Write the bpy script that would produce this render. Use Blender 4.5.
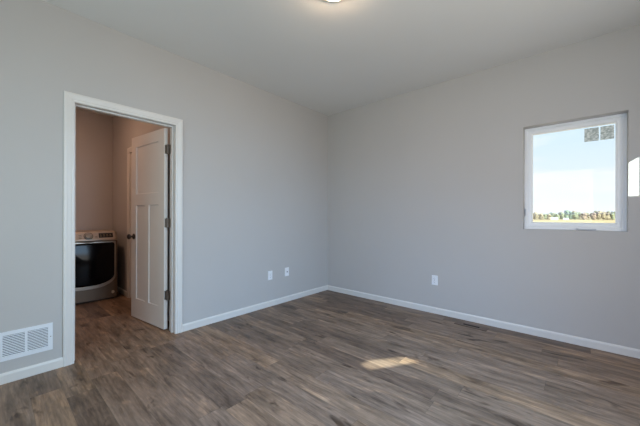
import bpy, bmesh, math, random
from mathutils import Vector, Matrix

# ------------------------------------------------------------------ clear
for o in list(bpy.data.objects):
    bpy.data.objects.remove(o)
S = bpy.context.scene
COL = S.collection
rnd = random.Random(7)

# ------------------------------------------------------------------ camera
H = 2.74                                   # ceiling height
F, YAW, ROLL = 291.233, 0.7234, 0.0028     # focal length in px of a 640-wide frame
cam_d = bpy.data.cameras.new('camera')
cam = bpy.data.objects.new('camera', cam_d)
COL.objects.link(cam)
cam.location = (2.9556, -3.5257, 1.1552)
cam.matrix_world = (Matrix.Translation(cam.location) @ Matrix.Rotation(YAW, 4, 'Z')
                    @ Matrix.Rotation(math.pi / 2, 4, 'X') @ Matrix.Rotation(ROLL, 4, 'Z'))
cam_d.sensor_width = 36
cam_d.lens = F / 640 * 36
cam_d.shift_y = (216.3775 - 213) / 640
cam_d.clip_start = 0.02
cam_d.clip_end = 2000
S.camera = cam

# ------------------------------------------------------------------ view
S.view_settings.view_transform = 'Standard'
S.view_settings.look = 'None'
S.view_settings.gamma = 1
S.view_settings.use_curve_mapping = False
S.view_settings.exposure = 0.0

# ------------------------------------------------------------------ world sky
W = bpy.data.worlds.new('sky')
S.world = W
W.use_nodes = True
nt = W.node_tree
nt.nodes.clear()
wo = nt.nodes.new('ShaderNodeOutputWorld')
bg = nt.nodes.new('ShaderNodeBackground')
tc = nt.nodes.new('ShaderNodeTexCoord')
sx = nt.nodes.new('ShaderNodeSeparateXYZ')
rp = nt.nodes.new('ShaderNodeValToRGB')
mp = nt.nodes.new('ShaderNodeMapping')
nz = nt.nodes.new('ShaderNodeTexNoise')
cr = nt.nodes.new('ShaderNodeValToRGB')
mx = nt.nodes.new('ShaderNodeMix')
mx.data_type = 'RGBA'
nt.links.new(tc.outputs['Generated'], sx.inputs[0])
nt.links.new(sx.outputs['Z'], rp.inputs[0])
e = rp.color_ramp.elements
e[0].position = 0.0; e[0].color = (0.93, 0.96, 0.98, 1)
e[1].position = 1.0; e[1].color = (0.16, 0.33, 0.70, 1)
k = e.new(0.10); k.color = (0.80, 0.92, 1.0, 1)
k = e.new(0.25); k.color = (0.64, 0.85, 1.0, 1)
k = e.new(0.45); k.color = (0.42, 0.64, 0.88, 1)
mp.inputs['Scale'].default_value = (1.6, 1.6, 9)
nt.links.new(tc.outputs['Generated'], mp.inputs[0])
nt.links.new(mp.outputs[0], nz.inputs['Vector'])
nz.inputs['Scale'].default_value = 1.7
nz.inputs['Detail'].default_value = 4
cr.color_ramp.elements[0].position = 0.42
cr.color_ramp.elements[1].position = 0.68
nt.links.new(nz.outputs['Fac'], cr.inputs[0])
nt.links.new(cr.outputs[0], mx.inputs['Factor'])
nt.links.new(rp.outputs[0], mx.inputs['A'])
mx.inputs['B'].default_value = (0.97, 0.99, 1.0, 1)
nt.links.new(mx.outputs['Result'], bg.inputs[0])
bg.inputs[1].default_value = 1.14
nt.links.new(bg.outputs[0], wo.inputs[0])

# ------------------------------------------------------------------ sun
SUN = Vector((-1.0, 0.60, -0.66))          # direction in which the sunlight travels
sun_d = bpy.data.lights.new('sun', 'SUN')
sun_d.energy = 18.0
sun_d.angle = math.radians(0.53)
sun_d.color = (0.86, 1.0, 0.92)
sun = bpy.data.objects.new('sun', sun_d)
COL.objects.link(sun)
sun.rotation_euler = SUN.to_track_quat('-Z', 'Y').to_euler()
sun.location = (20, -12, 14)


# ------------------------------------------------------------------ daylight of the windows behind the camera
def area(name, loc, direction, sx_, sy_, power, color, spread=130):
    d = bpy.data.lights.new(name, 'AREA')
    d.shape = 'RECTANGLE'
    d.size, d.size_y = sx_, sy_
    d.energy = power
    d.color = color
    d.spread = math.radians(spread)
    o = bpy.data.objects.new(name, d)
    COL.objects.link(o)
    o.location = loc
    o.rotation_euler = Vector(direction).to_track_quat('-Z', 'Y').to_euler()
    return o


XMAX, YMIN = 3.95, -4.45
area('daylight_south', (1.9, YMIN + 0.03, 1.40), (0, 1, 0), 2.6, 1.5, 24.6, (0.74, 0.96, 1.0), 180)
area('daylight_east', (XMAX - 0.03, -2.2, 1.45), (-1, 0, 0), 1.6, 1.5, 35, (1.0, 0.98, 0.93), 180)
# unseen fill lamps, added to tint the lower walls sky blue
area('blue_fill_east', (XMAX - 0.25, -2.0, 1.75), (-1, 0, -0.85), 1.6, 1.0, 27, (0.18, 0.55, 1.0), 105)
area('blue_fill_south', (2.5, YMIN + 0.45, 1.60), (0, 1, -0.8), 2.0, 1.0, 12, (0.16, 0.36, 1.0), 110)


# ------------------------------------------------------------------ material helpers
def lin(c):
    c = c / 255.0
    return c / 12.92 if c <= 0.04045 else ((c + 0.055) / 1.055) ** 2.4


def rgb(r, g, b):
    return (lin(r), lin(g), lin(b), 1)


def mat(name, col, rough=0.5, metal=0.0, var=0.04, scale=6.0, bump=0.0, bscale=80.0, spec=0.5):
    m = bpy.data.materials.new(name)
    m.use_nodes = True
    t = m.node_tree
    b = t.nodes['Principled BSDF']
    b.inputs['Roughness'].default_value = rough
    b.inputs['Metallic'].default_value = metal
    b.inputs['Specular IOR Level'].default_value = spec
    c = t.nodes.new('ShaderNodeTexCoord')
    n = t.nodes.new('ShaderNodeTexNoise')
    n.inputs['Scale'].default_value = scale
    n.inputs['Detail'].default_value = 4
    t.links.new(c.outputs['Object'], n.inputs['Vector'])
    r = t.nodes.new('ShaderNodeValToRGB')
    lo = [max(0, x * (1 - var)) for x in col[:3]] + [1]
    hi = [min(1, x * (1 + var)) for x in col[:3]] + [1]
    r.color_ramp.elements[0].position = 0.3
    r.color_ramp.elements[1].position = 0.7
    r.color_ramp.elements[0].color = lo
    r.color_ramp.elements[1].color = hi
    t.links.new(n.outputs['Fac'], r.inputs[0])
    t.links.new(r.outputs[0], b.inputs['Base Color'])
    if bump:
        n2 = t.nodes.new('ShaderNodeTexNoise')
        n2.inputs['Scale'].default_value = bscale
        n2.inputs['Detail'].default_value = 3
        t.links.new(c.outputs['Object'], n2.inputs['Vector'])
        bp = t.nodes.new('ShaderNodeBump')
        bp.inputs['Strength'].default_value = bump
        bp.inputs['Distance'].default_value = 0.002
        t.links.new(n2.outputs['Fac'], bp.inputs['Height'])
        t.links.new(bp.outputs[0], b.inputs['Normal'])
    return m


def emit(name, col, strength):
    m = bpy.data.materials.new(name)
    m.use_nodes = True
    t = m.node_tree
    t.nodes.clear()
    o = t.nodes.new('ShaderNodeOutputMaterial')
    e_ = t.nodes.new('ShaderNodeEmission')
    e_.inputs[0].default_value = col
    e_.inputs[1].default_value = strength
    t.links.new(e_.outputs[0], o.inputs[0])
    return m


def see_through(name, col, keep, glossy):
    """keep = share of light let straight through; the rest is a glossy or a diffuse surface."""
    m = bpy.data.materials.new(name)
    m.use_nodes = True
    t = m.node_tree
    t.nodes.clear()
    o = t.nodes.new('ShaderNodeOutputMaterial')
    a = t.nodes.new('ShaderNodeBsdfTransparent')
    if glossy:
        b = t.nodes.new('ShaderNodeBsdfGlossy')
        b.inputs['Roughness'].default_value = 0.02
    else:
        b = t.nodes.new('ShaderNodeBsdfDiffuse')
    b.inputs['Color'].default_value = col
    x = t.nodes.new('ShaderNodeMixShader')
    x.inputs[0].default_value = 1 - keep
    t.links.new(a.outputs[0], x.inputs[1])
    t.links.new(b.outputs[0], x.inputs[2])
    t.links.new(x.outputs[0], o.inputs[0])
    return m


def plank_material():
    m = bpy.data.materials.new('vinyl_plank')
    m.use_nodes = True
    t = m.node_tree
    N, Lk = t.nodes, t.links
    b = N['Principled BSDF']

    def math_(op, a, c=None):
        n = N.new('ShaderNodeMath')
        n.operation = op
        for i, v in enumerate((a, c)):
            if v is None:
                continue
            if isinstance(v, (int, float)):
                n.inputs[i].default_value = v
            else:
                Lk.new(v, n.inputs[i])
        return n.outputs[0]

    def vec(x, y, z):
        n = N.new('ShaderNodeCombineXYZ')
        for i, v in enumerate((x, y, z)):
            if isinstance(v, (int, float)):
                n.inputs[i].default_value = v
            else:
                Lk.new(v, n.inputs[i])
        return n.outputs[0]

    def noise(v, scale, detail=4, rough=0.55, dist=0.0):
        n = N.new('ShaderNodeTexNoise')
        n.inputs['Scale'].default_value = scale
        n.inputs['Detail'].default_value = detail
        n.inputs['Roughness'].default_value = rough
        n.inputs['Distortion'].default_value = dist
        Lk.new(v, n.inputs['Vector'])
        return n.outputs['Fac']

    def ramp(f, stops):
        n = N.new('ShaderNodeValToRGB')
        el = n.color_ramp.elements
        while len(el) < len(stops):
            el.new(0.5)
        for i, (p, c) in enumerate(stops):
            el[i].position = p
            el[i].color = c
        Lk.new(f, n.inputs[0])
        return n.outputs[0]

    def mix(f, a, c, mode='MIX'):
        n = N.new('ShaderNodeMix')
        n.data_type = 'RGBA'
        n.blend_type = mode
        for sock, v in (('Factor', f), ('A', a), ('B', c)):
            if isinstance(v, (int, float)):
                n.inputs[sock].default_value = v
            elif isinstance(v, tuple):
                n.inputs[sock].default_value = v
            else:
                Lk.new(v, n.inputs[sock])
        return n.outputs['Result']

    PW, PL = 0.152, 1.22
    c = N.new('ShaderNodeTexCoord')
    s = N.new('ShaderNodeSeparateXYZ')
    Lk.new(c.outputs['Object'], s.inputs[0])
    X, Y = s.outputs['X'], s.outputs['Y']
    yr = math_('DIVIDE', math_('ADD', Y, 50.02), PW)
    row = math_('FLOOR', yr)
    wn = N.new('ShaderNodeTexWhiteNoise')
    wn.noise_dimensions = '1D'
    Lk.new(row, wn.inputs['W'])
    xr = math_('ADD', math_('DIVIDE', math_('ADD', X, 50.0), PL), wn.outputs['Value'])
    colm = math_('FLOOR', xr)
    wn2 = N.new('ShaderNodeTexWhiteNoise')
    wn2.noise_dimensions = '2D'
    Lk.new(vec(row, colm, 0), wn2.inputs['Vector'])
    pid = wn2.outputs['Value']
    # grain, shifted from plank to plank
    gx = math_('ADD', X, math_('MULTIPLY', pid, 37.0))
    gy = math_('ADD', Y, math_('MULTIPLY', pid, 11.0))
    wav = noise(vec(math_('MULTIPLY', gx, 1.3), math_('MULTIPLY', gy, 5.0), pid), 1.0, 2)
    gy2 = math_('ADD', gy, math_('MULTIPLY', wav, 0.06))
    broad = noise(vec(math_('MULTIPLY', gx, 2.8), math_('MULTIPLY', gy2, 15.0), pid), 1.0, 7, 0.66)
    fine = noise(vec(math_('MULTIPLY', gx, 5.0), math_('MULTIPLY', gy2, 85.0), pid), 1.0, 4, 0.6)
    patch = noise(vec(math_('MULTIPLY', gx, 3.2), math_('MULTIPLY', gy, 9.0), pid), 1.0, 3, 0.6, 0.6)
    tone = ramp(pid, [(0.0, rgb(*TONES[0])), (0.3, rgb(*TONES[1])), (0.55, rgb(*TONES[2])),
                      (0.8, rgb(*TONES[3])), (1.0, rgb(*TONES[4]))])
    g1 = ramp(broad, [(0.28, (0.46, 0.44, 0.42, 1)), (0.48, (0.96, 0.95, 0.94, 1)), (0.70, (1.50, 1.48, 1.46, 1))])
    g2 = ramp(fine, [(0.28, (0.70, 0.68, 0.66, 1)), (0.5, (1.0, 1.0, 1.0, 1)), (0.72, (1.28, 1.27, 1.26, 1))])
    knots = ramp(patch, [(0.28, (0.34, 0.30, 0.27, 1)), (0.40, (1, 1, 1, 1)), (0.60, (1, 1, 1, 1)), (0.74, (1.55, 1.45, 1.32, 1))])
    cc = mix(1.0, mix(1.0, mix(1.0, tone, g1, 'MULTIPLY'), g2, 'MULTIPLY'), knots, 'MULTIPLY')
    # narrow dark joints
    fy = math_('FRACT', yr)
    fx = math_('FRACT', xr)
    jy = math_('LESS_THAN', math_('MINIMUM', fy, math_('SUBTRACT', 1.0, fy)), 0.008)
    jx = math_('LESS_THAN', math_('MINIMUM', fx, math_('SUBTRACT', 1.0, fx)), 0.0011)
    j = math_('MAXIMUM', jy, jx)
    cc = mix(math_('MULTIPLY', j, 0.32), cc, (0.02, 0.017, 0.015, 1))
    Lk.new(cc, b.inputs['Base Color'])
    rr = math_('ADD', math_('MULTIPLY', fine, 0.16), 0.36)
    Lk.new(rr, b.inputs['Roughness'])
    b.inputs['Specular IOR Level'].default_value = 0.30
    bp = N.new('ShaderNodeBump')
    bp.inputs['Strength'].default_value = 0.25
    bp.inputs['Distance'].default_value = 0.001
    Lk.new(math_('SUBTRACT', fine, math_('MULTIPLY', j, 1.5)), bp.inputs['Height'])
    Lk.new(bp.outputs[0], b.inputs['Normal'])
    return m


TONES = [(106, 87, 73), (117, 97, 81), (128, 107, 90), (137, 111, 88), (123, 104, 90)]

M = {}
M['wall'] = mat('greige_wall_paint', rgb(192, 189, 187), 0.85, var=0.012, scale=1.5, bump=0.15, bscale=220, spec=0.25)
M['ceil'] = mat('flat_ceiling_paint', rgb(226, 225, 223), 0.95, var=0.012, scale=1.2, bump=0.25, bscale=140, spec=0.1)
M['laundry_wall'] = M['wall']
M['trim'] = mat('white_semigloss_trim', rgb(222, 219, 215), 0.38, var=0.01, spec=0.45)
M['door'] = mat('white_painted_door', rgb(230, 223, 216), 0.42, var=0.012, spec=0.45)
M['vinyl'] = mat('white_vinyl_frame', rgb(244, 245, 246), 0.35, var=0.01)
M['plate'] = mat('white_wall_plate', rgb(238, 240, 244), 0.35, var=0.01)
M['slot'] = mat('dark_slot', rgb(62, 62, 64), 0.6)
M['vent'] = mat('white_enamelled_steel', rgb(232, 235, 240), 0.4, var=0.01)
M['duct'] = mat('dark_duct_steel', rgb(72, 76, 82), 0.7)
M['bronze'] = mat('brown_enamelled_register', rgb(98, 78, 66), 0.5, var=0.08, scale=30)
M['darkslot'] = mat('dark_register_well', rgb(24, 18, 15), 0.8)
M['nickel'] = mat('aged_nickel', rgb(138, 128, 118), 0.38, metal=0.9, var=0.08, scale=40)
M['knob'] = mat('dark_pewter_knob', rgb(70, 58, 50), 0.35, metal=0.6, var=0.08, scale=40)
M['slate'] = mat('metallic_slate_steel', rgb(116, 102, 88), 0.45, metal=0.4, var=0.03, scale=20)
M['fascia'] = mat('champagne_control_fascia', rgb(188, 172, 156), 0.42, metal=0.35, var=0.03, scale=20)
M['chrome'] = mat('brushed_trim_ring', rgb(172, 164, 154), 0.35, metal=0.7, var=0.04, scale=40)
M['blackglass'] = mat('black_door_glass', rgb(12, 11, 12), 0.12, var=0.1, spec=0.15)
M['blackplastic'] = mat('black_plastic', rgb(24, 22, 22), 0.4, var=0.1)
M['digits'] = mat('grey_panel_print', rgb(150, 132, 100), 0.5)
M['badge'] = mat('pale_round_badge', rgb(206, 196, 182), 0.5)
M['glass'] = see_through('window_glass', (1, 1, 1, 1), 0.975, True)
M['screen'] = see_through('fibreglass_screen', (0.75, 0.78, 0.8, 1), 0.95, False)
M['pan'] = mat('white_lamp_pan', rgb(225, 220, 212), 0.4, var=0.01)
M['floor'] = plank_material()


# ------------------------------------------------------------------ mesh helpers
def obj(name, bm, material, parent=None, smooth=False, bevel=0.0, segs=2):
    if isinstance(material, (list, tuple)):
        mats = list(material)
    else:
        mats = [material]
    bmesh.ops.recalc_face_normals(bm, faces=bm.faces[:])
    me = bpy.data.meshes.new(name)
    bm.to_mesh(me)
    bm.free()
    for m_ in mats:
        me.materials.append(m_)
    if smooth:
        for p in me.polygons:
            p.use_smooth = True
    o = bpy.data.objects.new(name, me)
    COL.objects.link(o)
    if parent is not None:
        o.parent = parent
    if bevel:
        md = o.modifiers.new('bevel', 'BEVEL')
        md.width = bevel
        md.segments = segs
        md.limit_method = 'ANGLE'
        md.angle_limit = math.radians(40)
    return o


def box(bm, x0, x1, y0, y1, z0, z1, mi=0):
    v = [bm.verts.new(p) for p in ((x0, y0, z0), (x1, y0, z0), (x1, y1, z0), (x0, y1, z0),
                                   (x0, y0, z1), (x1, y0, z1), (x1, y1, z1), (x0, y1, z1))]
    for f in ((0, 3, 2, 1), (4, 5, 6, 7), (0, 1, 5, 4), (1, 2, 6, 5), (2, 3, 7, 6), (3, 0, 4, 7)):
        bm.faces.new([v[i] for i in f]).material_index = mi
    return v


def lathe(bm, profile, axis, origin, n=32, mi=0):
    """profile: (radius, height along axis)."""
    ax = Vector(axis).normalized()
    u = ax.orthogonal().normalized()
    w = ax.cross(u)
    rings = []
    for r, h in profile:
        c = Vector(origin) + ax * h
        if r < 1e-6:
            rings.append([bm.verts.new(c)])
        else:
            rings.append([bm.verts.new(c + u * (r * math.cos(2 * math.pi * i / n)) + w * (r * math.sin(2 * math.pi * i / n)))
                          for i in range(n)])
    for a, b in zip(rings, rings[1:]):
        for i in range(n):
            j = (i + 1) % n
            if len(a) == 1 and len(b) == 1:
                continue
            if len(a) == 1:
                f = bm.faces.new((a[0], b[j], b[i]))
            elif len(b) == 1:
                f = bm.faces.new((a[i], a[j], b[0]))
            else:
                f = bm.faces.new((a[i], a[j], b[j], b[i]))
            f.material_index = mi
    for ring in (rings[0], rings[-1]):
        if len(ring) > 2:
            bm.faces.new(ring).material_index = mi


def sweep(bm, path, profile, closed=False):
    """path: list of (matrix-like) functions; here a list of lists of world points, one ring per station."""
    rings = [[bm.verts.new(p) for p in ring] for ring in path]
    n = len(rings[0])
    pairs = list(zip(rings, rings[1:]))
    if closed:
        pairs.append((rings[-1], rings[0]))
    for a, b in pairs:
        for i in range(n):
            j = (i + 1) % n
            bm.faces.new((a[i], a[j], b[j], b[i]))
    if not closed:
        bm.faces.new(rings[0])
        bm.faces.new(rings[-1][::-1])


def empty(name, loc, label=None, cat=None, group=None, kind=None):
    o = bpy.data.objects.new(name, None)
    COL.objects.link(o)
    o.location = loc
    o.empty_display_size = 0.05
    tag(o, label, cat, group, kind)
    return o


def tag(o, label=None, cat=None, group=None, kind=None):
    if label:
        o['label'] = label
    if cat:
        o['category'] = cat
    if group:
        o['group'] = group
    if kind:
        o['kind'] = kind
    return o


def struct(name, bm, m, label, cat, **kw):
    return tag(obj(name, bm, m, **kw), label, cat, None, 'structure')


# ================================================================== STRUCTURE
WT = 0.12                                   # interior wall thickness
LX, LY0, LY1 = -2.63, -4.0, -2.225          # laundry room: far wall, left side, right wall
DY0, DY1, DZ = -3.087, -2.327, 2.043        # clear opening of the doorway in the left wall

bm = bmesh.new()
box(bm, LX - 0.1, XMAX + 0.1, YMIN - 0.1, 0.2, -0.12, 0.0)
struct('floor', bm, M['floor'], 'grey brown wood-look plank floor running through both rooms', 'floor')

bm = bmesh.new()
box(bm, LX - 0.1, XMAX + 0.1, YMIN - 0.1, 0.2, H, H + 0.12)
struct('ceiling', bm, M['ceil'], 'flat white ceiling over both rooms', 'ceiling')

# left wall, with the rough opening of the door
RO = 0.02
bm = bmesh.new()
box(bm, -WT, 0, YMIN - 0.1, DY0 - RO, 0, H)
box(bm, -WT, 0, DY1 + RO, 0, 0, H)
box(bm, -WT, 0, DY0 - RO, DY1 + RO, DZ + RO, H)
struct('wall_left', bm, M['wall'], 'greige painted left wall with the doorway in it', 'wall')

# wall at the back, with the window opening
WX0, WX1, WZ0, WZ1 = 2.549, 3.276, 1.033, 2.053
ED = 0.19
bm = bmesh.new()
box(bm, LX - 0.1, WX0, 0, ED, 0, H)
box(bm, WX1, XMAX + 0.1, 0, ED, 0, H)
box(bm, WX0, WX1, 0, ED, 0, WZ0)
box(bm, WX0, WX1, 0, ED, WZ1, H)
struct('wall_back', bm, M['wall'], 'greige painted wall holding the square window', 'wall')

bm = bmesh.new()
box(bm, LX - 0.1, XMAX + 0.1, YMIN - 0.1, YMIN, 0, H)
struct('wall_front', bm, M['wall'], 'greige painted wall behind the viewer', 'wall')


# wall on the right (out of the frame): two invented gaps, cut to shape the sun patches
def back_to_east(p):
    p = Vector(p)
    s_ = (XMAX - p.x) / SUN.x
    q_ = p + SUN * s_
    return (XMAX, q_.y, q_.z)


gap_wall = [back_to_east(p) for p in ((3.268, 0, 1.605), (3.335, 0, 1.650), (3.335, 0, 1.331), (3.268, 0, 1.331))]
gap_floor = [back_to_east(p) for p in ((1.690, -1.616, 0), (1.712, -1.507, 0), (1.885, -1.272, 0), (2.004, -1.280, 0), (1.785, -1.628, 0))]
bm = bmesh.new()
edges = []
for loop in ([(XMAX, YMIN, 0), (XMAX, 0.0, 0), (XMAX, 0.0, H), (XMAX, YMIN, H)], gap_wall, gap_floor):
    vs = [bm.verts.new(p) for p in loop]
    for i in range(len(vs)):
        edges.append(bm.edges.new((vs[i], vs[(i + 1) % len(vs)])))
bmesh.ops.triangle_fill(bm, use_beauty=True, use_dissolve=False, edges=edges)
geo = bmesh.ops.extrude_face_region(bm, geom=bm.faces[:])
bmesh.ops.translate(bm, vec=-SUN.normalized() * 0.05, verts=[v for v in geo['geom'] if isinstance(v, bmesh.types.BMVert)])
struct('wall_right', bm, M['wall'], 'greige painted wall beyond the right edge of the view', 'wall')

# laundry room shell
bm = bmesh.new()
box(bm, LX - 0.1, LX, LY0 - 0.1, LY1 + 0.1, 0, H)
struct('wall_laundry_back', bm, M['laundry_wall'], 'painted wall behind the dryer', 'wall')
L2X0, L2X1, L2Z = -1.765, -1.00, 2.043       # second door, in the laundry room's right wall
bm = bmesh.new()
box(bm, LX, L2X0 - RO, LY1, LY1 + 0.1, 0, H)
box(bm, L2X1 + RO, -WT, LY1, LY1 + 0.1, 0, H)
box(bm, L2X0 - RO, L2X1 + RO, LY1, LY1 + 0.1, L2Z + RO, H)
struct('wall_laundry_right', bm, M['laundry_wall'], 'laundry room wall to the right of the dryer', 'wall')
bm = bmesh.new()
box(bm, LX, -WT, LY0 - 0.1, LY0, 0, H)
struct('wall_laundry_left', bm, M['laundry_wall'], 'laundry room wall hidden to the left', 'wall')

# ------------------------------------------------------------------ baseboards
BH, BT = 0.0715, 0.014
BPROF = [(0, 0), (BT, 0), (BT, BH - 0.014), (BT - 0.003, BH - 0.006), (BT - 0.007, BH), (0, BH)]   # (out of wall, up)


def baseboard(name, a, b, out, label, m0=0.0, m1=0.0):
    """a, b floor points on the wall face; out = unit vector into the room; m0/m1 = mitre (1 = inside corner)."""
    a, b, out = Vector(a), Vector(b), Vector(out)
    d = (b - a).normalized()
    bm_ = bmesh.new()
    r0 = [a + out * p + Vector((0, 0, z)) + d * (p * m0) for p, z in BPROF]
    r1 = [b + out * p + Vector((0, 0, z)) - d * (p * m1) for p, z in BPROF]
    sweep(bm_, [r0, r1], None)
    return struct(name, bm_, M['trim'], label, 'baseboard')


CW = 0.066                                   # casing width
baseboard('baseboard_left', (0, DY1 + CW - 0.004, 0), (0, 0, 0), (1, 0, 0), 'white baseboard between the doorway and the corner', 0, 1)
baseboard('baseboard_front_left', (0, YMIN, 0), (0, DY0 - CW + 0.004, 0), (1, 0, 0), 'white baseboard under the return air grille', 0, 0)
baseboard('baseboard_back', (0, 0, 0), (XMAX, 0, 0), (0, -1, 0), 'long white baseboard under the window wall', 1, 0)
baseboard('baseboard_laundry_right', (LX, LY1, 0), (L2X0 - CW + 0.004, LY1, 0), (0, -1, 0), 'white baseboard to the right of the dryer', 1, 0)
baseboard('baseboard_laundry_back', (LX, LY0, 0), (LX, LY1, 0), (1, 0, 0), 'white baseboard behind the dryer', 0, 1)

# ------------------------------------------------------------------ door casings and jambs
CPROF = [(0.000, 0.0), (0.000, 0.009), (0.004, 0.011), (0.016, 0.0115), (0.020, 0.0145), (0.040, 0.0165),
         (0.046, 0.0185), (0.060, 0.0185), (0.066, 0.0150), (0.066, 0.0)]   # (away from the opening, out of the wall)


def casing(bm_, to_world, a0, a1, z1, reveal=0.004):
    """three-sided mitred casing round an opening a0..a1 wide and z1 high."""
    a0, a1, z1 = a0 - reveal + 0.004, a1 + reveal - 0.004, z1
    st = []
    st.append([to_world(a0 - p, 0.0, t) for p, t in CPROF])
    st.append([to_world(a0 - p, z1 + p, t) for p, t in CPROF])
    st.append([to_world(a1 + p, z1 + p, t) for p, t in CPROF])
    st.append([to_world(a1 + p, 0.0, t) for p, t in CPROF])
    sweep(bm_, st, None)


bm = bmesh.new()
casing(bm, lambda a, z, t: (t, a, z), DY0 - 0.002, DY1 + 0.002, DZ + 0.002)
trim1 = struct('trim_1', bm, M['trim'], 'white casing around the laundry doorway', 'door casing')
bm = bmesh.new()
J = 0.018
box(bm, -WT - 0.001, 0.002, DY0 - J, DY0, 0, DZ + J)
box(bm, -WT - 0.001, 0.002, DY1, DY1 + J, 0, DZ + J)
box(bm, -WT - 0.001, 0.002, DY0, DY1, DZ, DZ + J)
obj('jamb', bm, M['trim'], trim1, bevel=0.0015)
bm = bmesh.new()
sx0, sx1 = -0.078, -0.045
box(bm, sx0, sx1, DY0, DY0 + 0.011, 0, DZ)
box(bm, sx0, sx1, DY1 - 0.011, DY1, 0, DZ)
box(bm, sx0, sx1, DY0 + 0.011, DY1 - 0.011, DZ - 0.011, DZ)
obj('door_stop', bm, M['trim'], trim1, bevel=0.002)
bm = bmesh.new()
casing(bm, lambda a, z, t: (-WT - t, a, z), DY0 - 0.002, DY1 + 0.002, DZ + 0.002)
obj('rear_casing', bm, M['trim'], trim1)

# casing and closed door in the laundry room's right wall
bm = bmesh.new()
casing(bm, lambda a, z, t: (a, LY1 - t, z), L2X0, L2X1, L2Z)
trim2 = struct('trim_2', bm, M['trim'], 'white casing on the laundry wall behind the open door', 'door casing')
bm = bmesh.new()
box(bm, L2X0 - J, L2X0, LY1 - 0.001, LY1 + 0.1, 0, L2Z + J)
box(bm, L2X1, L2X1 + J, LY1 - 0.001, LY1 + 0.1, 0, L2Z + J)
box(bm, L2X0, L2X1, LY1 - 0.001, LY1 + 0.1, L2Z, L2Z + J)
obj('jamb', bm, M['trim'], trim2, bevel=0.0015)


# ------------------------------------------------------------------ three-panel doors
def slab(bm_, w, h, t):
    """Door in local space: u along the width (0..w), v = thickness (0..t, front face at v=0), z 0..h; recessed panels on both faces."""
    st, dz = 0.115, 0.009
    mull = 0.082
    pan = [(st, w - st, 1.385, h - 0.118)]
    half = (w - 2 * st - mull) / 2
    pan += [(st, st + half, 0.215, 1.262), (w - st - half, w - st, 0.215, 1.262)]
    us = sorted({0, w, *[p[0] for p in pan], *[p[1] for p in pan]})
    zs = sorted({0, h, *[p[2] for p in pan], *[p[3] for p in pan]})
    inside = lambda u, z: any(p[0] < u < p[1] and p[2] < z < p[3] for p in pan)
    for v, s in ((0.0, 1), (t, -1)):
        for i in range(len(us) - 1):
            for j in range(len(zs) - 1):
                if inside((us[i] + us[i + 1]) / 2, (zs[j] + zs[j + 1]) / 2):
                    continue
                q = [bm_.verts.new(p) for p in ((us[i], v, zs[j]), (us[i + 1], v, zs[j]), (us[i + 1], v, zs[j + 1]), (us[i], v, zs[j + 1]))]
                bm_.faces.new(q)
        for (u0, u1, z0, z1) in pan:
            rings = []
            for ins, dep in ((0, 0), (0.003, dz * 0.8), (0.010, dz)):
                rings.append([bm_.verts.new(p) for p in ((u0 + ins, v + s * dep, z0 + ins), (u1 - ins, v + s * dep, z0 + ins),
                                                        (u1 - ins, v + s * dep, z1 - ins), (u0 + ins, v + s * dep, z1 - ins))])
            for a, b in zip(rings, rings[1:]):
                for i in range(4):
                    bm_.faces.new((a[i], a[(i + 1) % 4], b[(i + 1) % 4], b[i]))
            bm_.faces.new(rings[-1])
    for q in (((0, 0, 0), (0, t, 0), (0, t, h), (0, 0, h)), ((w, 0, 0), (w, t, 0), (w, t, h), (w, 0, h)),
              ((0, 0, 0), (w, 0, 0), (w, t, 0), (0, t, 0)), ((0, 0, h), (w, 0, h), (w, t, h), (0, t, h))):
        bm_.faces.new([bm_.verts.new(p) for p in q])
    bmesh.ops.remove_doubles(bm_, verts=bm_.verts[:], dist=1e-5)


def knob_bm(u, z, side, t):
    b_ = bmesh.new()
    s = -1 if side == 0 else 1
    v0 = 0 if side == 0 else t
    lathe(b_, [(0.0, 0.0), (0.033, 0.0), (0.033, 0.004), (0.028, 0.009), (0.013, 0.012), (0.011, 0.028), (0.014, 0.034), (0.024, 0.039),
               (0.029, 0.048), (0.029, 0.056), (0.024, 0.064), (0.012, 0.069), (0.0, 0.070)], (0, s, 0), (u, v0, z), 28)
    return b_


def build_door(name, loc, direction, normal_in, w, h, t, label, kind='structure'):
    r = empty(name, loc, label, 'door', None, kind)
    d = Vector(direction).normalized()
    n = Vector(normal_in).normalized()
    r.matrix_world = Matrix(((d.x, n.x, 0, loc[0]), (d.y, n.y, 0, loc[1]), (0, 0, 1, loc[2]), (0, 0, 0, 1)))
    b_ = bmesh.new()
    slab(b_, w, h, t)
    obj('door_panel', b_, M['door'], r)
    return r


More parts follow.
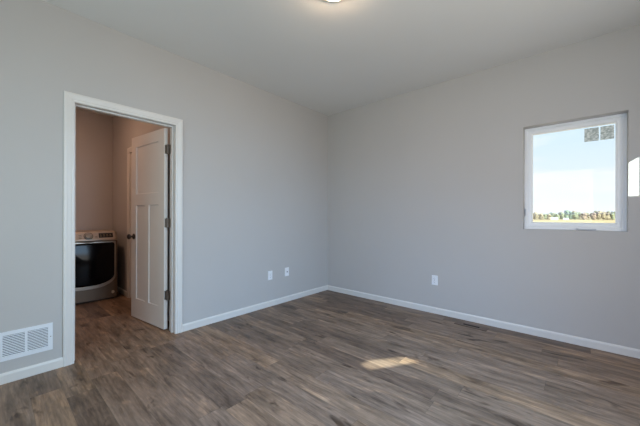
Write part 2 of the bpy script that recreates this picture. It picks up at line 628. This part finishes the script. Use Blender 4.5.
DD = Vector((-0.9928, -0.1200, 0)).normalized()
DN = Vector((-DD.y, DD.x, 0))
if DN.y < 0:
    DN = -DN                                 # thickness runs away from the visible face
DT = 0.035
door = build_door('door_1', (-0.157, -2.368, 0.012), DD, DN, 0.719, 2.030, DT, 'white three-panel door standing open into the laundry room')
for side in (0, 1):
    kn = obj('door_knob', knob_bm(0.719 - 0.062, 0.910, side, DT), M['knob'], door, smooth=True)
    kn['label'] = 'round dark pewter knob'
for z in (1.815, 1.073, 0.343):
    b_ = bmesh.new()
    box(b_, -0.0025, 0.0, 0.004, DT - 0.001, z - 0.045, z + 0.045)             # leaf on the door edge
    hx, hy = -0.010, DT - 0.012
    lathe(b_, [(0.0, 0), (0.0062, 0), (0.0062, 0.092), (0.0035, 0.094), (0.0045, 0.099), (0.0, 0.101)], (0, 0, 1), (hx, hy, z - 0.047), 14)
    hn = obj('hinge', b_, M['nickel'], door, bevel=0.0008)
    hn['label'] = 'dull nickel hinge'
    # leaf on the jamb
    b_ = bmesh.new()
    box(b_, -WT - 0.003, -WT + 0.035, DY1 - 0.0025, DY1 + 0.0005, z + 0.012 - 0.045, z + 0.012 + 0.045)
    box(b_, -0.170, -WT - 0.0005, DY1 - 0.0265, DY1 - 0.0235, z + 0.012 - 0.045, z + 0.012 + 0.045)
    box(b_, -WT - 0.004, -WT - 0.001, DY1 - 0.0265, DY1, z + 0.012 - 0.045, z + 0.012 + 0.045)
    hj = obj('hinge_leaf', b_, M['nickel'], trim1)
    hj['label'] = 'dull nickel hinge leaf'

door2 = build_door('door_2', (L2X0 + 0.003, LY1 + 0.012, 0.012), (1, 0, 0), (0, 1, 0), L2X1 - L2X0 - 0.006, 2.026, DT,
                   'white closed door behind the open one in the laundry room')

# ------------------------------------------------------------------ window
FY = 0.098                                   # face of the frame, back from the wall
win = empty('window_1', ((WX0 + WX1) / 2, FY, WZ0), 'square white casement window over the field', 'window', None, 'structure')
wl = win.location.copy()


def rect_ring(bm_, x0, x1, z0, z1, prof):
    """mitred rectangular frame; prof: (inset from the outline, y)."""
    st = []
    for cx_, cz_, sx_, sz_ in ((x0, z0, 1, 1), (x1, z0, -1, 1), (x1, z1, -1, -1), (x0, z1, 1, -1)):
        st.append([Vector((cx_ + sx_ * p, y, cz_ + sz_ * p)) - wl for p, y in prof])
    sweep(bm_, st, None, closed=True)


bm = bmesh.new()
rect_ring(bm, WX0 + 0.001, WX1 - 0.001, WZ0 + 0.001, WZ1 - 0.001,
          [(0, FY), (0.019, FY), (0.022, FY + 0.003), (0.022, FY + 0.010), (0.026, FY + 0.012), (0.026, ED - 0.01), (0, ED - 0.01)])
obj('window_frame', bm, M['vinyl'], win)
gx0, gx1, gz0, gz1 = 2.616, 3.209, 1.101, 1.990
bm = bmesh.new()
o_ = 0.042
rect_ring(bm, gx0 - o_, gx1 + o_, gz0 - o_ + 0.002, gz1 + o_,
          [(0, FY + 0.014), (0.012, FY + 0.012), (0.030, FY + 0.012), (0.035, FY + 0.016), (0.042, FY + 0.026), (0.042, FY + 0.060), (0, FY + 0.060)])
sash = obj('window_sash', bm, M['vinyl'], win)
bm = bmesh.new()
x0, x1, z0, z1 = gx0 - 0.004 - wl.x, gx1 + 0.004 - wl.x, gz0 - 0.004 - wl.z, gz1 + 0.004 - wl.z
box(bm, x0, x1, 0.046, 0.050, z0, z1)
pane = obj('glass_pane', bm, M['glass'], win)
bm = bmesh.new()
box(bm, x0 - 0.002, x1 + 0.002, 0.0305, 0.0315, z0 - 0.002, z1 + 0.002)
obj('insect_screen', bm, M['screen'], win)


def print_material():
    m = bpy.data.materials.new('printed_sticker')
    m.use_nodes = True
    t = m.node_tree
    b = t.nodes['Principled BSDF']
    c = t.nodes.new('ShaderNodeTexCoord')
    mp_ = t.nodes.new('ShaderNodeMapping')
    mp_.inputs['Scale'].default_value = (55, 1, 75)
    n = t.nodes.new('ShaderNodeTexNoise')
    n.inputs['Scale'].default_value = 1.0
    n.inputs['Detail'].default_value = 2
    r = t.nodes.new('ShaderNodeValToRGB')
    r.color_ramp.elements[0].position = 0.40
    r.color_ramp.elements[0].color = rgb(190, 198, 198)
    r.color_ramp.elements[1].position = 0.62
    r.color_ramp.elements[1].color = rgb(248, 250, 250)
    t.links.new(c.outputs['Object'], mp_.inputs[0])
    t.links.new(mp_.outputs[0], n.inputs['Vector'])
    t.links.new(n.outputs['Fac'], r.inputs[0])
    t.links.new(r.outputs[0], b.inputs['Base Color'])
    b.inputs['Roughness'].default_value = 0.6
    tr = t.nodes.new('ShaderNodeBsdfTranslucent')
    t.links.new(r.outputs[0], tr.inputs[0])
    ms = t.nodes.new('ShaderNodeMixShader')
    ms.inputs[0].default_value = 0.6
    t.links.new(b.outputs[0], ms.inputs[1])
    t.links.new(tr.outputs[0], ms.inputs[2])
    t.links.new(ms.outputs[0], t.nodes['Material Output'].inputs[0])
    return m


M['print'] = print_material()
for (a0, a1) in ((3.004, 3.102), (3.112, 3.200)):
    bm = bmesh.new()
    box(bm, a0 - wl.x, a1 - wl.x, 0.0450, 0.0458, 1.855 - wl.z, 1.976 - wl.z)
    st_ = obj('sticker', bm, M['print'], win)
    st_['label'] = 'grey printed sticker on the glass'
# crank operator, folded flat on the lower frame
bm = bmesh.new()
cx_ = 3.022 - wl.x
box(bm, cx_ - 0.055, cx_ + 0.055, -0.014, 0.0, 0.004, 0.024)
op = obj('crank_cover', bm, M['vinyl'], win, bevel=0.004)
M['grey_handle'] = mat('grey_crank_handle', rgb(196, 199, 204), 0.4, metal=0.1)
bm = bmesh.new()
box(bm, cx_ - 0.075, cx_ + 0.062, -0.024, -0.0145, 0.005, 0.016)
lathe(bm, [(0, 0), (0.010, 0), (0.011, 0.006), (0.008, 0.012), (0, 0.012)], (0, -1, 0), (cx_ - 0.066, -0.024, 0.0105), 16)
ch = obj('crank_handle', bm, M['grey_handle'], op, bevel=0.003)
ch['label'] = 'grey folding crank handle'
bm = bmesh.new()
lx_ = 0.011 + WX0 - wl.x
box(bm, lx_ - 0.007, lx_ + 0.009, -0.006, 0.0, 0.125, 0.225)
lk = obj('lock_plate', bm, M['vinyl'], win, bevel=0.002)
bm = bmesh.new()
box(bm, lx_ - 0.004, lx_ + 0.005, -0.018, -0.0062, 0.135, 0.205)
obj('lock_lever', bm, M['grey_handle'], lk, bevel=0.003)

# ------------------------------------------------------------------ field and far tree line
GZ = -0.55


def field_material():
    m = bpy.data.materials.new('dry_golden_field')
    m.use_nodes = True
    t = m.node_tree
    b = t.nodes['Principled BSDF']
    b.inputs['Roughness'].default_value = 1.0
    b.inputs['Specular IOR Level'].default_value = 0.05
    c = t.nodes.new('ShaderNodeTexCoord')
    n = t.nodes.new('ShaderNodeTexNoise')
    n.inputs['Scale'].default_value = 0.05
    n.inputs['Detail'].default_value = 6
    r = t.nodes.new('ShaderNodeValToRGB')
    r.color_ramp.elements[0].position = 0.38
    r.color_ramp.elements[0].color = rgb(146, 126, 94)
    r.color_ramp.elements[1].position = 0.62
    r.color_ramp.elements[1].color = rgb(176, 156, 120)
    t.links.new(c.outputs['Object'], n.inputs['Vector'])
    t.links.new(n.outputs['Fac'], r.inputs[0])
    t.links.new(r.outputs[0], b.inputs['Base Color'])
    return m


bm = bmesh.new()
bmesh.ops.create_grid(bm, x_segments=24, y_segments=24, size=700)
for v in bm.verts:
    v.co.y += 702
    v.co.z = GZ
struct('ground', bm, field_material(), 'dry golden field outside the window', 'field')

LEAF = [mat('olive_autumn_leaves', rgb(110, 110, 82), 0.9, var=0.15, scale=0.9),
        mat('tan_autumn_leaves', rgb(132, 117, 92), 0.9, var=0.15, scale=0.9),
        mat('russet_autumn_leaves', rgb(126, 106, 90), 0.9, var=0.15, scale=0.9),
        mat('dark_green_leaves', rgb(96, 106, 86), 0.9, var=0.15, scale=0.9)]
M['bark'] = mat('grey_bark', rgb(92, 80, 70), 0.9, var=0.2)


def tree(x, y, h, w, leaf, label, seed):
    r_ = random.Random(seed)
    t = empty('tree', (x, y, GZ), label, 'tree', 'trees beyond the field')
    b_ = bmesh.new()
    lathe(b_, [(0.0, 0), (0.035 * h, 0), (0.022 * h, 0.25 * h), (0.010 * h, 0.6 * h), (0, 0.62 * h)], (0, 0, 1), (0, 0, 0), 8)
    obj('trunk', b_, M['bark'], t, smooth=True)
    b_ = bmesh.new()
    for k_ in range(14):
        a = r_.uniform(0, 6.28)
        rr = r_.uniform(0, 0.18) * w
        zc = h * r_.uniform(0.12, 0.80)
        rad = w * r_.uniform(0.24, 0.31)
        mtx = Matrix.Translation((rr * math.cos(a), rr * math.sin(a), zc)) @ Matrix.Diagonal((rad, rad, min(rad * 0.85, (h - zc) * 1.0, zc * 0.98), 1))
        before = set(b_.verts)
        bmesh.ops.create_icosphere(b_, subdivisions=2, radius=1, matrix=mtx)
        for v in set(b_.verts) - before:
            v.co += Vector((r_.uniform(-1, 1), r_.uniform(-1, 1), r_.uniform(-1, 1))) * 0.10 * rad
    obj('crown', b_, leaf, t)
    return t


KN = ['olive leafy tree in the far tree line beyond the field', 'tan autumn tree in the far tree line beyond the field',
      'russet autumn tree in the far tree line beyond the field', 'dark green tree in the far tree line beyond the field']
cp = cam.location
fw = Vector((-math.sin(YAW), math.cos(YAW), 0))
rt = Vector((math.cos(YAW), math.sin(YAW), 0))
i = 0
for row, D0 in enumerate((200.0, 228.0)):
    u = 480.0 + row * 2.3
    while u < 680:
        d_ = D0 + (7 if i % 2 else -7) + rnd.uniform(-1.5, 1.5)
        wpx = rnd.uniform(4.4, 6.8)
        p = Vector((cp.x, cp.y, 0)) + fw * d_ + rt * ((u - 320) / F * d_)
        tall = 4.7 + row * 0.9 + 0.8 * math.sin(u * 0.17) + rnd.uniform(-0.9, 0.9) + (1.2 if 566 < u < 580 or u > 592 else 0)
        kx = rnd.choice([0, 1, 1, 2, 0, 3, 1])
        tree(p.x, p.y, tall, wpx / F * d_, LEAF[kx], KN[kx], 100 + i)
        u += wpx * 0.82
        i += 1

# white farm buildings in front of the tree line
M['white_siding'] = mat('white_barn_siding', rgb(225, 225, 222), 0.8)
M['shed_roof'] = mat('pale_metal_roof', rgb(180, 182, 186), 0.6)
for u, wd, hh, lab in ((554.5, 3.2, 1.5, 'small white farm building before the trees, left of centre'),
                       (566.0, 2.2, 1.2, 'small white farm shed before the trees, the farther right and smaller')):
    d_ = 178.0
    p = Vector((cp.x, cp.y, 0)) + fw * d_ + rt * ((u - 320) / F * d_)
    r = empty('farm_building', (p.x, p.y, GZ), lab, 'building', 'white farm buildings')
    bm = bmesh.new()
    box(bm, -wd / 2, wd / 2, -2, 2, 0, hh * 0.7)
    obj('walls', bm, M['white_siding'], r)
    bm = bmesh.new()
    v = [bm.verts.new(q_) for q_ in ((-wd / 2 - .2, -2.3, hh * .68), (wd / 2 + .2, -2.3, hh * .68), (wd / 2 + .2, 2.3, hh * .68), (-wd / 2 - .2, 2.3, hh * .68),
                                     (-wd / 2 - .2, 0, hh), (wd / 2 + .2, 0, hh))]
    for f in ((0, 1, 2, 3), (0, 1, 5, 4), (2, 3, 4, 5), (0, 3, 4), (1, 2, 5)):
        bm.faces.new([v[j_] for j_ in f])
    obj('roof', bm, M['shed_roof'], r)

# ================================================================== THINGS
# ------------------------------------------------------------------ clothes dryer
DX, DYR, DW, DH = -1.905, -2.333, 0.686, 0.985   # front plane, right side, width, height at the back
dry = empty('clothes_dryer', (DX - 0.35, DYR - DW / 2, 0), 'silver grey front-loading clothes dryer with black glass door in the laundry room', 'dryer')
dl = dry.location.copy()
FX = DX - dl.x                                # local x of the front plane
HW = DW / 2


def bow(y):                                   # bulge of the front over the width
    return 0.030 * (1 - (y / HW) ** 2)


def round_outline(y0, y1, z0, z1, rt_, rb, n=8):
    """outline in (y, z) with top corner radius rt_ and bottom corner radii rb = (ry, rz)."""
    pts = []
    for (cy, cz, a0, ry, rz) in ((y1 - rb[0], z0 + rb[1], -90, rb[0], rb[1]), (y1 - rt_, z1 - rt_, 0, rt_, rt_),
                                 (y0 + rt_, z1 - rt_, 90, rt_, rt_), (y0 + rb[0], z0 + rb[1], 180, rb[0], rb[1])):
        for k_ in range(n + 1):
            a = math.radians(a0 + 90 * k_ / n)
            pts.append((cy + ry * math.cos(a), cz + rz * math.sin(a)))
    return pts


def face_panel(bm_, outline, xf, back, rim=0.006, mi=0, rings=6):
    """bulged plate over an outline: xf(y, z) = front x, going back by `back`."""
    cy = sum(p[0] for p in outline) / len(outline)
    cz = sum(p[1] for p in outline) / len(outline)
    loops = []
    loops.append([bm_.verts.new((xf(y, z) - back, y, z)) for y, z in outline])
    loops.append([bm_.verts.new((xf(y, z) - rim, y, z)) for y, z in outline])
    for k_ in range(rings):
        s = 1 - 0.012 * (1 if k_ == 0 else 1) - k_ / rings * 0.985
        s = max(s, 0.02)
        loops.append([bm_.verts.new((xf(cy + (y - cy) * s, cz + (z - cz) * s), cy + (y - cy) * s, cz + (z - cz) * s)) for y, z in outline])
    n = len(outline)
    for a, b in zip(loops, loops[1:]):
        for i_ in range(n):
            j_ = (i_ + 1) % n
            bm_.faces.new((a[i_], a[j_], b[j_], b[i_])).material_index = mi
    bm_.faces.new(loops[-1]).material_index = mi
    bm_.faces.new(loops[0]).material_index = mi


# cabinet with a bowed front
bm = bmesh.new()
NB = 16
ys = [-HW + DW * k_ / NB for k_ in range(NB + 1)]
XB = FX - 0.70
FZ0, FZ1 = 0.022, 0.815
lo = [bm.verts.new((FX + bow(y) - (0.012 if abs(y) > HW - 0.001 else 0), y, FZ0)) for y in ys] + [bm.verts.new((XB, HW, FZ0)), bm.verts.new((XB, -HW, FZ0))]
hi = [bm.verts.new((v.co.x, v.co.y, FZ1 if i_ <= NB else FZ1)) for i_, v in enumerate(lo)]
bm.faces.new(lo)
bm.faces.new(hi)
for i_ in range(len(lo)):
    j_ = (i_ + 1) % len(lo)
    bm.faces.new((lo[i_], lo[j_], hi[j_], hi[i_]))
obj('cabinet', bm, M['slate'], dry, bevel=0.006)
# fascia: leans back from the cabinet top up to the rim of the worktop
bm = bmesh.new()
prof = [(0.006, 0.818), (0.016, 0.826), (0.014, 0.840), (-0.018, 0.925), (-0.030, 0.940), (-0.060, 0.945), (-0.12, 0.942), (-0.695, 0.938), (-0.695, 0.818)]
rings = []
ysf = [-HW + DW * k_ / 20 for k_ in range(21)]
for y in ysf:
    ed = min(1.0, (HW - abs(y)) / 0.03)
    sag = 0.030 * (1 - math.sqrt(max(0.0, 1 - (1 - ed) ** 2))) if ed < 1 else 0
    rings.append([Vector((FX + px + (bow(y) if i_ < 5 else 0) - (sag if i_ < 5 else 0), y, pz - (sag * 0.5 if 3 <= i_ <= 7 else 0))) for i_, (px, pz) in enumerate(prof)])
sweep(bm, rings, None)
fas = obj('control_panel', bm, M['fascia'], dry, smooth=False)
fas['label'] = 'champagne metallic control panel'
# shadow gap between fascia and cabinet
fn = Vector((0.085, 0, 0.032)).normalized()   # outward normal of the leaning face


def on_fascia(y, z, out=0.0):
    s = (z - 0.840) / 0.085
    return Vector((FX + 0.014 - 0.032 * s + bow(y), y, z)) + fn * out


def quad_on(bm_, y0, y1, z0, z1, o0, o1, n=4):
    st = []
    for k_ in range(n + 1):
        y = y0 + (y1 - y0) * k_ / n
        st.append([on_fascia(y, z0, o0), on_fascia(y, z0, o1), on_fascia(y, z1, o1), on_fascia(y, z1, o0)])
    sweep(bm_, st, None)


yd = lambda wy: wy - dl.y                     # world y -> local
bm = bmesh.new()
quad_on(bm, yd(-2.556), yd(-2.392), 0.858, 0.918, -0.004, 0.0016)
dis = obj('display', bm, M['blackplastic'], fas, bevel=0.001)
dis['label'] = 'black display window'
for k_ in range(4):
    bm = bmesh.new()
    y0 = yd(-2.545) + k_ * 0.037
    quad_on(bm, y0, y0 + 0.022, 0.876, 0.881, 0.0016, 0.0022, 1)
    quad_on(bm, y0 + 0.002, y0 + 0.018, 0.892, 0.898, 0.0016, 0.0022, 1)
    obj('panel_print', bm, M['digits'], fas)
bm = bmesh.new()
kp = on_fascia(yd(-2.668), 0.884)
lathe(bm, [(0, -0.003), (0.046, -0.003), (0.046, 0.004), (0.040, 0.006), (0.036, 0.020), (0.033, 0.026), (0.0, 0.027)], fn, kp, 36)
kd = obj('selector_knob', bm, M['chrome'], fas, smooth=False, bevel=0.001)
bm = bmesh.new()
lathe(bm, [(0.043, 0.0045), (0.049, 0.0045), (0.049, 0.0005), (0.043, 0.0005), (0.043, 0.0045)], fn, kp, 36)
obj('knob_ring', bm, M['blackplastic'], fas)
for k_ in range(5):
    bm = bmesh.new()
    for dy_ in ((-0.085,) if k_ < 3 else (0.085,)):
        y0 = yd(-2.668) + dy_
        z0 = 0.858 + (k_ % 3) * 0.018
        quad_on(bm, y0 - 0.014, y0 + 0.014, z0, z0 + 0.004, 0.0, 0.0008, 1)
    obj('panel_print', bm, M['blackplastic'], fas)

# door: bright ring, then black glass
glz0, glz1 = 0.225, 0.790
out1 = round_outline(-HW + 0.028, HW - 0.028, 0.180, 0.806, 0.02, (0.27, 0.145))
out2 = round_outline(-HW + 0.044, HW - 0.044, glz0, glz1, 0.03, (0.26, 0.125))
dd = obj('dryer_door', None or (lambda b__: (face_panel(b__, out1, lambda y, z: FX + bow(y) + 0.020, 0.020, 0.008, rings=6), b__)[1])(bmesh.new()), M['chrome'], dry, smooth=False)
dd['label'] = 'brushed metal door ring'
bm = bmesh.new()
face_panel(bm, out2, lambda y, z: FX + bow(y) + 0.024 + 0.020 * max(0, 1 - (y / 0.30) ** 2) * math.sin(math.pi * min(1, max(0, (z - glz0) / (glz1 - glz0)))), 0.012, 0.004, rings=10)
gl = obj('door_glass', bm, M['blackglass'], dd, smooth=True)
gl['label'] = 'black tinted door glass'
# round badge low on the right
bm = bmesh.new()
yb = yd(-2.393)
lathe(bm, [(0, 0), (0.021, 0), (0.021, 0.002), (0, 0.0025)], (1, 0, 0.0), (FX + bow(yb) - 0.0002, yb, 0.098), 24)
bd = obj('badge', bm, M['badge'], dry)
bd['label'] = 'round pale badge'
bm = bmesh.new()
box(bm, FX - 0.66, FX - 0.03, -HW + 0.03, HW - 0.03, 0.004, 0.0215)
obj('base', bm, M['blackplastic'], dry)
for sx_ in (FX - 0.05, FX - 0.62):
    for sy_ in (-HW + 0.05, HW - 0.05):
        bm = bmesh.new()
        lathe(bm, [(0, 0), (0.022, 0), (0.022, 0.006), (0.010, 0.008), (0.010, 0.022), (0, 0.022)], (0, 0, 1), (sx_, sy_, 0.0), 16)
        obj('foot', bm, M['blackplastic'], dry)


# ------------------------------------------------------------------ wall plates
def plate_root(name, loc, yaw, label, cat):
    """local axes: x across, y out of the wall (towards -y local), z up."""
    r = empty(name, loc, label, cat, 'wall plates')
    r.rotation_euler = (0, 0, yaw)
    b_ = bmesh.new()
    w, h = 0.035, 0.0572
    rr = []
    for ins, y in ((0, 0), (0, -0.003), (0.0035, -0.0062)):
        rr.append([b_.verts.new((sx_ * (w - ins), y, sz_ * (h - ins))) for sx_, sz_ in ((-1, -1), (1, -1), (1, 1), (-1, 1))])
    for a, b in zip(rr, rr[1:]):
        for i_ in range(4):
            b_.faces.new((a[i_], a[(i_ + 1) % 4], b[(i_ + 1) % 4], b[i_]))
    b_.faces.new(rr[0])
    b_.faces.new(rr[-1])
    obj('cover_plate', b_, M['plate'], r)
    return r


def duplex(name, loc, yaw, label):
    r = plate_root(name, loc, yaw, label, 'outlet')
    for zc in (0.0195, -0.0195):
        b_ = bmesh.new()
        out = []
        for k_ in range(24):
            a = 2 * math.pi * k_ / 24
            out.append((max(-0.0168, min(0.0168, 0.0195 * math.cos(a))), 0.0142 * math.sin(a)))
        f0 = [b_.verts.new((p_[0], -0.0055, zc + p_[1])) for p_ in out]
        f1 = [b_.verts.new((p_[0] * 0.97, -0.0082, zc + p_[1] * 0.97)) for p_ in out]
        for i_ in range(24):
            j_ = (i_ + 1) % 24
            b_.faces.new((f0[i_], f0[j_], f1[j_], f1[i_]))
        b_.faces.new(f1)
        b_.faces.new(f0)
        s_ = obj('socket', b_, M['plate'], r)
        b_ = bmesh.new()
        for xx, hh in ((-0.0063, 0.0042), (0.0063, 0.0034)):
            box(b_, xx - 0.0011, xx + 0.0011, -0.0086, -0.0080, zc + 0.002 - hh, zc + 0.002 + hh)
        lathe(b_, [(0, 0), (0.0024, 0), (0.0024, 0.0005), (0, 0.0005)], (0, -1, 0), (0, -0.0081, zc - 0.0085), 12)
        sl = obj('slots', b_, M['slot'], s_)
        sl['label'] = 'dark socket slots'
    b_ = bmesh.new()
    lathe(b_, [(0, 0), (0.003, 0), (0.0026, 0.0012), (0, 0.0015)], (0, -1, 0), (0, -0.0062, 0), 12)
    obj('screw', b_, M['nickel'], r)
    return r


LEFTWALL = math.pi / 2                        # local -y -> world +x
BACKWALL = 0.0
duplex('wall_outlet', (0, -1.1435, 0.395), LEFTWALL, 'white duplex outlet on the left wall, nearer to the doorway')
r = plate_root('cable_outlet', (0, -0.8575, 0.402), LEFTWALL, 'white cable jack plate on the left wall, nearer to the corner', 'cable jack')
bm = bmesh.new()
lathe(bm, [(0, 0), (0.0075, 0), (0.0075, 0.003), (0.0048, 0.003), (0.0048, 0.012), (0.0015, 0.012), (0.0015, 0.008), (0, 0.008)], (0, -1, 0), (0, -0.006, 0), 18)
jk = obj('coaxial_jack', bm, M['slot'], r)
jk['label'] = 'dark threaded cable jack'
for zc in (0.045, -0.045):
    bm = bmesh.new()
    lathe(bm, [(0, 0), (0.003, 0), (0.0026, 0.0012), (0, 0.0015)], (0, -1, 0), (0, -0.0062, zc), 12)
    obj('screw', bm, M['plate'], r)
duplex('wall_outlet', (1.6785, 0, 0.3945), BACKWALL, 'white duplex outlet low on the window wall, left of the window')

# ------------------------------------------------------------------ return air grille
VY1, VZ0, VZ1, VW = -3.213, 0.153, 0.352, 0.403
vent = empty('air_return_grille', (0, VY1 - VW / 2, (VZ0 + VZ1) / 2), 'white louvred air return grille low on the left wall beside the doorway', 'vent')
hv = (VZ1 - VZ0) / 2
hw = VW / 2
openings = []
yo = hw - 0.026
for k_ in range(3):
    openings.append((yo - 0.108, yo))
    yo -= 0.108 + 0.0135
bm = bmesh.new()
zt, zb = hv - 0.026, -hv + 0.026
T = 0.006
box(bm, 0, T, -hw, hw, zt, hv)
box(bm, 0, T, -hw, hw, -hv, zb)
box(bm, 0, T, openings[0][1], hw, zb, zt)
box(bm, 0, T, -hw, openings[2][0], zb, zt)
for a, b in zip(openings, openings[1:]):
    box(bm, 0, T, b[1], a[0], zb, zt)
fr = obj('grille_frame', bm, M['vent'], vent)
for (a, b) in openings:
    bm = bmesh.new()
    nl = 13
    for k_ in range(nl):
        z = zb + (zt - zb) * (k_ + 0.5) / nl
        s = (zt - zb) / nl * 0.5
        v = [bm.verts.new(p_) for p_ in ((0.0052, a, z - s * 0.50), (0.0052, b, z - s * 0.50), (0.0012, b, z + s * 0.30), (0.0012, a, z + s * 0.30),
                                         (0.0044, a, z - s * 0.72), (0.0044, b, z - s * 0.72), (0.0004, b, z + s * 0.08), (0.0004, a, z + s * 0.08))]
        for f in ((0, 1, 2, 3), (4, 5, 6, 7), (0, 1, 5, 4), (1, 2, 6, 5), (2, 3, 7, 6), (3, 0, 4, 7)):
            bm.faces.new([v[q_] for q_ in f])
    obj('louvres', bm, M['vent'], vent)
bm = bmesh.new()
box(bm, 0.0001, 0.0004, openings[2][0] - 0.003, openings[0][1] + 0.003, zb - 0.003, zt + 0.003)
ib = obj('duct_back', bm, M['duct'], vent)
ib['label'] = 'grey duct behind the louvres'
for zc in (hv * 0.35,):
    bm = bmesh.new()
    lathe(bm, [(0, 0), (0.0035, 0), (0.003, 0.0015), (0, 0.002)], (1, 0, 0), (T, hw - 0.012, 0.0), 12)
    obj('screw', bm, M['nickel'], vent)

# ------------------------------------------------------------------ floor register
reg = empty('floor_register', (2.1175, -0.156, 0), 'brown floor register let into the planks near the window wall baseboard', 'floor vent')
reg.rotation_euler = (0, 0, math.radians(-2))
bm = bmesh.new()
RW, RD = 0.155, 0.055
ow, od = 0.078, 0.017
prof = [(0.0, 0.0005), (0.003, 0.004), (RD - od, 0.004), (RD - od + 0.002, 0.0008)]
box(bm, -RW, RW, -RD, -od, 0.0004, 0.004)
box(bm, -RW, RW, od, RD, 0.0004, 0.004)
box(bm, -RW, -ow, -od, od, 0.0004, 0.004)
box(bm, ow, RW, -od, od, 0.0004, 0.004)
obj('register_frame', bm, M['bronze'], reg, bevel=0.0012)
bm = bmesh.new()
box(bm, -ow, ow, -od, od, 0.0004, 0.0008)
wl_ = obj('register_well', bm, M['darkslot'], reg)
wl_['label'] = 'dark slot of the register'
bm = bmesh.new()
for k_ in range(9):
    x = -ow + 2 * ow * (k_ + 0.5) / 9
    box(bm, x - 0.0015, x + 0.0015, -od, od, 0.0009, 0.0020)
obj('register_slats', bm, M['darkslot'], reg)

# ------------------------------------------------------------------ ceiling light
CLX, CLY = 1.703, -1.971
cl = empty('ceiling_light', (CLX, CLY, H), 'round glowing flush ceiling light at the top of the view', 'ceiling light')
bm = bmesh.new()
lathe(bm, [(0, 0), (0.148, 0), (0.152, -0.003), (0.150, -0.012), (0.130, -0.020), (0.098, -0.024), (0, -0.024)], (0, 0, 1), (0, 0, 0), 48)
obj('lamp_pan', bm, M['pan'], cl, smooth=False)
bm = bmesh.new()
lathe(bm, [(0.088, -0.0245)] + [(0.092 * math.cos(a), -0.030 - 0.042 * math.sin(a)) for a in [math.radians(7.5 * q_) for q_ in range(0, 12)]] + [(0, -0.072)], (0, 0, 1), (0, 0, 0), 48)
obj('lamp_diffuser', bm, emit('lit_frosted_dome', (1.0, 0.74, 0.48, 1), 75.0), cl, smooth=True)

# lamp of the laundry room (hidden above the doorway)
ll = empty('laundry_ceiling_light', (-1.38, -3.20, H), 'warm flush ceiling light of the laundry room', 'ceiling light')
bm = bmesh.new()
lathe(bm, [(0, 0), (0.150, 0), (0.152, -0.004), (0.150, -0.022), (0.140, -0.028), (0.128, -0.028), (0.128, -0.010), (0, -0.010)], (0, 0, 1), (0, 0, 0), 48)
obj('lamp_pan', bm, M['pan'], ll)
M['lens_warm'] = emit('lit_warm_dome', (1.0, 0.58, 0.375, 1), 62.0)
bm = bmesh.new()
lathe(bm, [(0.1265, -0.018)] + [(0.1265 * math.cos(a), -0.022 - 0.038 * math.sin(a)) for a in [math.radians(9 * q_) for q_ in range(0, 10)]] + [(0, -0.060)], (0, 0, 1), (0, 0, 0), 48)
obj('lamp_diffuser', bm, M['lens_warm'], ll, smooth=True)
